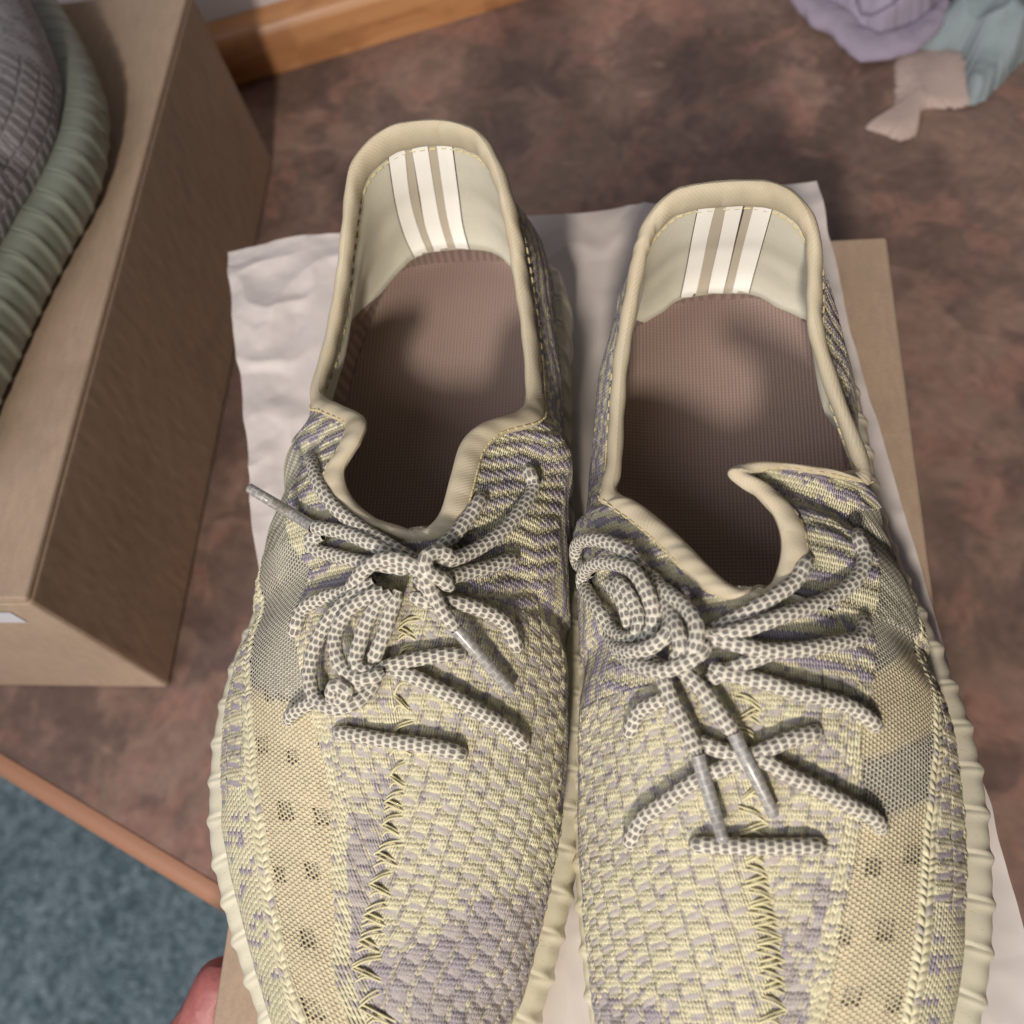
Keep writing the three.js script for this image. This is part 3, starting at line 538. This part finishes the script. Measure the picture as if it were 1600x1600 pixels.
// laces: rows of [px, py, mm above the knit]
function lacePoints(shoe, rows) {
  return rows.map(([px, py, lift]) => { const h = hitUpper(shoe, px, py); const d = ray(px, py).normalize(); const p = h ? h.point.clone() : at(px, py, hh(80)); return p.addScaledVector(d, -lift / 1000 / Math.max(0.5, Math.abs(d.y))); });
}
function addLaces(g, shoe, runs, tips) {
  const geos = runs.map((r) => tubeAlong(lacePoints(shoe, r.map(([x, y, l]) => [x, y, l > 2 && l < 5.2 ? 2 + (l - 2) * 0.75 : l])), (u, len) => 0.00185 * Math.min(1, 0.55 + Math.min(u, 1 - u) * len / 0.004), 0.0006, 18, 1 / 0.0076));
  const lace = put('shoelace', mergeGeometries(geos), laceMat, g);
  for (const t of tips) put('lace_tip', tubeAlong(lacePoints(shoe, t), (u) => 0.00165 - 0.0003 * u - (u > 0.985 ? 0.0011 : 0), 0.0006, 14, 60), tipMat, lace);
}
// zigzag yarn over the centre seam
function addSeam(g, shoe, t0, t1, count) {
  for (let i = 0; i < count; i++) {
    const t = t0 + (t1 - t0) * (i + 0.5) / count, dt = (t1 - t0) / count;
    const pt = (tt, w) => { const side = w > 0 ? shoe.lat : shoe.med, s = 1 - Math.abs(w) / side.lenAt(tt); return side.S(tt, s).addScaledVector(side.N(tt, s), 0.0004); };
    const j = (k) => (hash2(i * 7 + k, 3 + k) - 0.5) * 1.1;
    const W2 = 1.9 + hash2(i, 9) * 1.5;
    const a = [pt(t - dt * 0.46, -W2 + j(1)), pt(t - dt * 0.3, j(2) * 0.6), pt(t - dt * 0.06, W2 + j(3))], b = [pt(t - dt * 0.04, W2 + j(3)), pt(t + dt * 0.12, 0.3), pt(t + dt * 0.3, -W2 + j(4))], c2 = [pt(t + dt * 0.28, -W2 + j(4)), pt(t + dt * 0.2, j(5)), pt(t + dt * 0.34, W2 * 0.9)];
    const gs = []; for (const path of [a, b, c2]) for (const o of [-1, 1]) gs.push(tubeAlong(path.map((p, k) => p.clone().addScaledVector(shoe.fr.A, o * (0.0003 + 0.0003 * hash2(i, 77))).add(V(0, k === 1 ? 0.0006 + 0.0002 * o : -0.0004, 0))), 0.00026, 0.0007, 6));
    put('seam_stitch', mergeGeometries(gs), yarnMat, g);
  }
}
function sneaker(shoe, name, label) {
  const g = group('knit_sneaker');
  addUpper(g, shoe, name); addSole(g, shoe); addInside(g, shoe); addBinding(g, shoe);
  return tag(g, label, 'sneaker', 'pair of pale yellow sneakers on the box');
}
const leftShoe = sneaker(LS, 'left', 'pale yellow knit sneaker with a lace bow drooping over its mesh side');
heelStripes(leftShoe, LS, [[[605, 230, 631, 221], [618, 316, 640, 306], [632, 368, 655, 362], [652, 410, 674, 407]], [[641, 217, 666, 215], [656, 306, 679, 301], [665, 356, 689, 352], [683, 404, 705, 403]], [[680, 212, 704, 211], [693, 304, 716, 303], [702, 354, 723, 354], [717, 402, 737, 405]]]);
const rightShoe = sneaker(RS, 'right', 'pale yellow knit sneaker with collar flap folded inward and lace tips pointing at the toe');
heelStripes(rightShoe, RS, [[[1093, 316, 1120, 314], [1082, 370, 1107, 366], [1071, 430, 1095, 426], [1057, 494, 1079, 496]], [[1136, 317, 1162, 317], [1124, 374, 1149, 373], [1111, 432, 1136, 432], [1098, 497, 1120, 500]], [[1178, 321, 1206, 327], [1163, 378, 1190, 384], [1149, 436, 1174, 442], [1134, 503, 1157, 508]]]);
addSeam(leftShoe, LS, LS.lat.tr + 0.06, 0.885, 13);
addSeam(rightShoe, RS, RS.lat.tr + 0.05, 0.86, 12);
// ------------------------------------------------------------ laces
addLaces(leftShoe, LS, [
  [[485, 712, -2], [488, 724, 2], [499, 758, 3.2], [523, 792, 3.6], [562, 824, 4], [601, 848, 4.5], [630, 866, 4], [655, 880, 3]],
  [[488, 823, 5], [506, 826, 5.2], [540, 833, 5.6], [585, 852, 6], [622, 872, 5], [650, 893, 3]],
  [[505, 838, 4], [484, 843, 4.6], [492, 858, 4.2], [520, 867, 4], [560, 877, 4.4], [598, 883, 5], [640, 890, 4]],
  [[540, 936, 3], [552, 914, 6], [568, 892, 8.5], [596, 875, 9.5], [630, 876, 9.5], [657, 893, 9], [671, 920, 7.5], [672, 940, 5]],
  [[822, 732, -2], [829, 742, 2], [833, 762, 3], [815, 795, 3.4], [780, 834, 4], [737, 862, 5], [698, 876, 6], [668, 874, 6.5], [640, 884, 5]],
  [[754, 776, -2], [749, 784, 2], [728, 814, 3], [700, 846, 4], [668, 872, 4.5], [640, 896, 4]],
  [[804, 872, -2], [797, 874, 2], [763, 886, 3], [721, 897, 4], [686, 906, 6], [655, 902, 7]],
  [[710, 872, 8], [684, 862, 9], [666, 872, 10], [668, 892, 9.5], [690, 905, 8], [706, 920, 6]],
  [[459, 990, -2], [461, 982, 2], [471, 955, 3], [503, 935, 3.6], [542, 924, 5], [575, 905, 7]],
  [[809, 1014, -2], [805, 1006, 2], [789, 974, 3], [747, 951, 3.4], [705, 941, 4], [668, 940, 5], [640, 930, 5]],
  [[650, 905, 6], [672, 922, 6.5], [690, 953, 6], [715, 985, 5.6]],
  [[585, 908, 7], [562, 925, 6.5], [530, 950, 7], [507, 978, 7.5], [490, 1016, 7.5], [484, 1056, 7], [492, 1090, 6.5], [518, 1106, 6.5], [552, 1100, 6], [576, 1080, 5], [588, 1058, 4]],
  [[600, 922, 8], [566, 938, 8.5], [540, 960, 9], [524, 992, 9], [528, 1030, 8.5], [546, 1054, 7.5], [575, 1060, 7], [600, 1048, 6]],
  [[612, 925, 8], [590, 944, 8], [572, 975, 8], [562, 1005, 7.5], [556, 1034, 7], [572, 1050, 6], [590, 1040, 5]],
  [[622, 922, 7], [612, 950, 6.5], [602, 985, 6], [590, 1015, 5.5], [580, 1036, 5]],
  [[516, 1094, 8], [524, 1072, 9.5], [540, 1076, 9], [534, 1092, 7.5], [512, 1094, 6]],
  [[452, 1128, -2], [455, 1118, 2], [472, 1106, 4], [490, 1096, 5], [506, 1085, 5]],
  [[722, 1020, -2], [714, 1022, 2], [672, 1026, 3], [627, 1035, 4], [594, 1046, 5], [566, 1064, 5.5], [548, 1082, 5]],
  [[600, 1040, 4], [627, 1050, 3.4], [652, 1060, 3.2], [675, 1072, 3], [712, 1091, 3], [757, 1117, 3], [795, 1140, 2.8], [815, 1160, 2], [818, 1168, -2]],
  [[528, 1142, -2], [536, 1145, 1.8], [570, 1151, 2.8], [619, 1159, 3], [675, 1166, 2.8], [714, 1176, 2], [722, 1179, -2]],
], [[[490, 824, 5], [452, 800, 6], [420, 781, 7], [387, 761, 8]], [[713, 983, 5.6], [742, 1016, 5], [772, 1050, 4.2], [802, 1083, 3.2]]]);
addLaces(rightShoe, RS, [
  [[1339, 834, -2], [1342, 844, 2], [1351, 870, 3.2], [1338, 904, 4], [1305, 930, 4.6], [1261, 949, 5], [1218, 964, 5.2], [1167, 982, 5.6], [1116, 994, 6], [1085, 1000, 5]],
  [[1262, 872, -2], [1257, 882, 2], [1242, 908, 3], [1212, 930, 3.4], [1180, 950, 3.5], [1140, 972, 3.5], [1105, 990, 3.5]],
  [[1346, 966, -2], [1350, 976, 2], [1344, 995, 3.4], [1305, 1005, 4.4], [1251, 1015, 4.8], [1196, 1016, 5], [1153, 1007, 5.6], [1110, 994, 6], [1080, 985, 5]],
  [[1090, 1070, 3.5], [1116, 1058, 3.4], [1153, 1041, 3.4], [1189, 1026, 3], [1225, 1012, 2.4]],
  [[1110, 1040, 4], [1130, 1050, 4], [1160, 1058, 4], [1196, 1066, 4.2], [1240, 1080, 4.2], [1287, 1091, 4], [1330, 1105, 3.4], [1362, 1127, 2.4], [1369, 1136, -2]],
  [[983, 1148, -2], [986, 1138, 2], [998, 1113, 3], [1022, 1099, 3.4], [1048, 1088, 3.5]],
  [[1020, 1030, 6], [1034, 1055, 6.5], [1049, 1094, 6.5], [1073, 1141, 6], [1091, 1182, 5.5]],
  [[1050, 1030, 6], [1070, 1050, 6.5], [1096, 1077, 6.5], [1124, 1115, 6], [1148, 1149, 5.5]],
  [[1085, 1156, 3], [1104, 1164, 3.4], [1131, 1174, 3.2], [1160, 1182, 3.4], [1189, 1186, 4], [1225, 1207, 4.4], [1276, 1232, 4.4], [1327, 1258, 4], [1366, 1279, 3], [1380, 1298, -2]],
  [[983, 1320, -2], [987, 1309, 2], [1002, 1282, 3.2], [1044, 1250, 3.6], [1088, 1219, 3.6], [1131, 1200, 3.6], [1160, 1188, 3.6], [1195, 1172, 3.8], [1232, 1156, 3.4], [1268, 1146, 2.2], [1278, 1142, -2]],
  [[1086, 1319, -2], [1094, 1320, 2], [1130, 1322, 3], [1172, 1323, 3.2], [1216, 1323, 3], [1272, 1322, 2], [1284, 1322, -2]],
  [[1015, 905, 5], [990, 876, 8], [960, 852, 9], [925, 843, 9], [901, 854, 8], [902, 878, 6.5], [925, 895, 5.5]],
  [[912, 925, 5], [911, 900, 8], [928, 882, 10], [958, 880, 11], [990, 893, 11.5], [1012, 928, 11.5], [1021, 962, 10.5], [1015, 990, 8], [996, 1000, 6]],
  [[908, 905, 5], [920, 930, 7], [938, 958, 8], [955, 982, 8], [978, 998, 8.5], [996, 990, 9], [996, 960, 9.5], [980, 925, 9.5], [962, 905, 8.5]],
  [[948, 908, 7], [968, 930, 8], [980, 960, 8], [985, 985, 7]],
  [[962, 968, 4], [953, 988, 7], [962, 1010, 9], [990, 1017, 10.5], [1018, 1010, 11], [1042, 990, 10.5], [1046, 966, 8], [1030, 950, 5]],
  [[958, 1004, 5], [976, 1026, 7.5], [1004, 1042, 9], [1034, 1048, 9.5], [1066, 1038, 9.5], [1094, 1020, 8.5], [1106, 1000, 6]],
  [[1020, 896, 3], [1026, 912, 5], [1048, 930, 7.5], [1074, 952, 9], [1089, 982, 10], [1084, 1014, 9.5], [1064, 1038, 7]],
  [[1032, 930, 6], [1046, 956, 8.5], [1058, 985, 10], [1064, 1012, 9.5], [1052, 1040, 7]],
], [[[1090, 1180, 5.6], [1103, 1225, 5.2], [1117, 1270, 5.2], [1131, 1318, 6.6]], [[1147, 1147, 5.6], [1168, 1190, 5.8], [1190, 1234, 4.6], [1211, 1277, 3]]]);

// ------------------------------------------------------------ the grey sneaker on the other box
{
  const g = leftShoe.clone(); g.name = 'knit_sneaker_001'; scene.add(g);
  const greyMap = (t) => { const s = t.image.data, d = new Uint8Array(s.length); for (let i = 0; i < s.length; i += 4) { const l = (s[i] * 0.4 + s[i + 1] * 0.4 + s[i + 2] * 0.2) / 200, k = 0.35 + 0.6 * l; d[i] = clamp(176 * k, 0, 255); d[i + 1] = clamp(173 * k, 0, 255); d[i + 2] = clamp(178 * k, 0, 255); d[i + 3] = s[i + 3]; } const n = new THREE.DataTexture(d, t.image.width, t.image.height, THREE.RGBAFormat); n.magFilter = n.minFilter = THREE.LinearFilter; n.colorSpace = THREE.SRGBColorSpace; n.needsUpdate = true; return n; };
  const greenSole = new THREE.MeshPhysicalMaterial({ color: 0x8d958a, roughness: 0.45, side: THREE.DoubleSide }), greyCloth = mat(0x9a989c, 0.9);
  const drop = [];
  for (const m of g.children) {
    if (m.name === 'knit_upper') { m.material = m.material.clone(); m.material.map = greyMap(m.material.map); m.userData.label = undefined; delete m.userData.label; }
    else if (m.name === 'sole' || m.name === 'outsole') m.material = greenSole;
    else if (/binding|seam|lining/.test(m.name)) m.material = greyCloth;
    if (m.name === 'heel_stripe' || m.name === 'heel_tape') drop.push(m);
  }
  drop.forEach((m) => g.remove(m));
  g.rotation.y = Math.PI + 0.03;
  const heel = V(leftO.x, 0, leftO.z).applyAxisAngle(V(0, 1, 0), g.rotation.y);
  g.position.set(-0.301 - heel.x, LTOP - TOP - 0.0021, -0.133 - heel.z);
  tag(g, 'grey knit sneaker with pale green ribbed sole on the other cardboard box', 'sneaker'); delete g.userData.group;
}

// ------------------------------------------------------------ clothes lying at the back of the counter
{
  const g = group('crumpled_garment');
  const clothTex = tex(256, 256, (u, v, x, y) => { const n = 0.9 + 0.12 * fbm(u * 12, v * 12, 3) + 0.05 * ((x + y) % 2); return [255 * n, 255 * n, 255 * n]; });
  function heap(name, pts, hgt, folds, colour, seed, more, baseY = 0.0008) {      // a rumpled piece of cloth inside an outline on the counter
    const edge = new THREE.CatmullRomCurve3(pts.map(([x, y]) => at(x, y, 0.004)), true, 'centripetal'), n = 220;
    const b = edge.getSpacedPoints(n).slice(0, n), c = V(); b.forEach((p, i) => { p.x += 0.0016 * (hash2(i, seed) - 0.5); p.z += 0.0016 * (hash2(i + 50, seed) - 0.5); }); b.forEach((p) => c.addScaledVector(p, 1 / n));
    const geo = grid(n, 70, (u, v) => {
      const e = b[Math.round(u * n) % n], r = 1 - v, p = c.clone().lerp(e, r), X = p.x * 1000, Z = p.z * 1000;
      const dome = Math.pow(1 - Math.pow(r, 5), 0.6), warp = 26 * fbm(X / 40 + seed, Z / 40, 2);
      const fold = folds[3] ? 0.5 + 0.5 * Math.sin(Math.pow(r, 1.6) * folds[3] + 5 * fbm(X / 30 + seed, Z / 30, 2)) : 0.5 + 0.5 * Math.sin((X * folds[0] + Z * folds[1] + warp) / folds[2]), rid = 1 - Math.abs(2 * vn(X / 24 + seed, Z / 24) - 1);
      p.y = baseY + dome * (hgt * (0.35 + 0.5 * Math.pow(fold, 1.3) + 0.4 * rid * rid) + 0.07 * hgt * fbm(X / 7, Z / 7, 2));
      if (r > 0.985) p.y = baseY;
      return p;
    }, (u, v, p) => [p.x * 14, p.z * 14]);
    const rolls = (more || []).map(([r, y, path]) => { const t = tubeAlong(path.map(([x, yy]) => at(x, yy, y)), (u) => r * (0.8 + 0.35 * vn(u * 7 + r * 900, 2)) * Math.min(1, 0.3 + 6 * Math.min(u, 1 - u)), 0.002, 20, 14); const p = t.attributes.position; for (let i = 0; i < p.count; i++) { const k = 0.002 * (fbm(p.getX(i) * 160, p.getZ(i) * 160 + p.getY(i) * 90, 2) - 0.5) + 0.004 * (fbm(p.getX(i) * 52 + 3, p.getZ(i) * 52 + p.getY(i) * 30, 2) - 0.5); p.setXYZ(i, p.getX(i) + k, y + (p.getY(i) - y) * 0.62 + k * 0.8, p.getZ(i) - k); } t.computeVertexNormals(); return t; });
    return put(name, mergeGeometries([geo, ...rolls]), mat(colour, 0.95, { map: clothTex }), g);
  }
  heap('lavender_fabric', [[1248, -20], [1275, 18], [1315, 52], [1345, 72], [1370, 82], [1400, 72], [1440, 52], [1468, 28], [1490, -10], [1470, -120], [1360, -180], [1250, -120]], 0.034, [0.75, 0.6, 4.2, 15], 0x9d95aa, 3, [[0.0075, 0.012, [[1245, -40], [1268, 2], [1310, 40], [1362, 74], [1405, 66], [1450, 40], [1476, 5]]]]);
  heap('teal_fabric', [[1425, 62], [1470, 30], [1500, -30], [1560, -90], [1660, -60], [1690, 20], [1650, 55], [1600, 90], [1560, 130], [1535, 154], [1514, 156], [1500, 78], [1450, 74]], 0.022, [0.9, -0.25, 9], 0x8e9ca2, 8);
  heap('pink_fabric', [[1408, 72], [1450, 70], [1502, 76], [1517, 157], [1470, 162], [1442, 166], [1432, 180], [1431, 205], [1412, 213], [1388, 205], [1354, 193], [1376, 182], [1397, 160]], 0.005, [0.5, 0.6, 6], 0xbcaaa4, 5);
  tag(g, 'crumpled lavender, teal and pink garment lying on the counter', 'clothing');
}

// ------------------------------------------------------------ the hand that steadies the box
{
  const bones = [];                                   // [ax, ay, az, bx, by, bz, ra, rb]
  const chain = (pts) => { for (let i = 1; i < pts.length; i++) bones.push([...pts[i - 1].slice(0, 3), ...pts[i].slice(0, 3), pts[i - 1][3], pts[i][3]]); };
  const bx = LEFTF.x, dz = 0.03;
  chain([[bx - 0.05, -0.012, 0.085, 0.017], [bx - 0.047, 0.03, 0.052, 0.0145], [bx - 0.033, 0.058, 0.046, 0.0112], [bx - 0.0175, 0.074, 0.022, 0.0102], [bx - 0.0098, 0.081, 0.004, 0.0086]]);   // thumb along the side of the box
  const kn = [[0.012, 0.0092, 0.001], [0.03, 0.0094, -0.002], [0.047, 0.0091, -0.001], [0.063, 0.0082, 0.003]];
  for (const [z, r, dx] of kn) {
    chain([[bx - 0.05, -0.03, 0.1, 0.014], [bx - 0.032, -0.012, z + 0.006, 0.0135]]);
    chain([[bx - 0.032, -0.012, z + 0.006, 0.0125], [bx - 0.006, -0.0135 - (r - 0.009), z, r], [bx + 0.016 - dx, -r - 0.003, z - 0.001, r * 0.95], [bx + 0.036 - 3 * dx, -r - 0.0005, z - 0.001, r * 0.82]]);
  }
  chain([[bx - 0.052, -0.02, 0.085, 0.024], [bx - 0.062, -0.042, 0.125, 0.024], [bx - 0.09, -0.075, 0.175, 0.0255], [bx - 0.14, -0.13, 0.26, 0.034]]);
  const size = 96, C = V(bx - 0.058, -0.022, 0.118), half = 0.15;
  const mc = new MarchingCubes(size, new THREE.MeshBasicMaterial(), false, false, 120000);
  mc.isolation = 0;
  for (let k = 0; k < size; k++) for (let j = 0; j < size; j++) for (let i = 0; i < size; i++) {
    const x = C.x + (i - size / 2) / (size / 2) * half, y = C.y + (j - size / 2) / (size / 2) * half, z = C.z + (k - size / 2) / (size / 2) * half;
    let d = 1;
    for (const b of bones) {
      const ux = b[3] - b[0], uy = b[4] - b[1], uz = b[5] - b[2], l2 = ux * ux + uy * uy + uz * uz, t = clamp(((x - b[0]) * ux + (y - b[1]) * uy + (z - b[2]) * uz) / l2);
      const q = Math.hypot(x - b[0] - ux * t, y - b[1] - uy * t, z - b[2] - uz * t) - mix(b[6], b[7], t), kk = 0.0045, h = clamp(0.5 + 0.5 * (d - q) / kk);
      d = mix(d, q, h) - kk * h * (1 - h);
    }
    mc.field[i + j * size + k * size * size] = -d;
  }
  mc.update();
  const n = mc.count, pa = mc.positionArray.slice(0, n * 3);
  for (let i = 0; i < n; i++) { pa[3 * i] = pa[3 * i] * half + C.x; pa[3 * i + 1] = pa[3 * i + 1] * half + C.y; pa[3 * i + 2] = pa[3 * i + 2] * half + C.z; }
  let geo = new THREE.BufferGeometry(); geo.setAttribute('position', new THREE.BufferAttribute(pa, 3));
  geo = mergeVertices(geo, 1e-5); geo.computeVertexNormals();
  const p = geo.attributes.position, uv = new Float32Array(p.count * 2); for (let i = 0; i < p.count; i++) { uv[2 * i] = p.getX(i) * 12 + p.getY(i) * 5; uv[2 * i + 1] = p.getZ(i) * 12 + p.getY(i) * 5; } geo.setAttribute('uv', new THREE.BufferAttribute(uv, 2));
  const skinTex = tex(256, 256, (u, v) => { const n = fbm(u * 7, v * 7, 4), f = 0.97 + 0.06 * hash2(Math.floor(u * 256), Math.floor(v * 256)); return mix3([178, 116, 110], [158, 90, 92], n).map((x) => x * f); });
  const skin = new THREE.MeshPhysicalMaterial({ map: skinTex, roughness: 0.5, side: THREE.DoubleSide, bumpMap: tex(256, 256, (u, v) => fbm(u * 60, v * 60, 2), false), bumpScale: 0.00012 });
  const person = group('person'); put('hand', geo, skin, person);
  tag(person, 'bare hand with its thumb pressed to the side of the shoe box', 'person');
}
renderer.render(scene, camera);
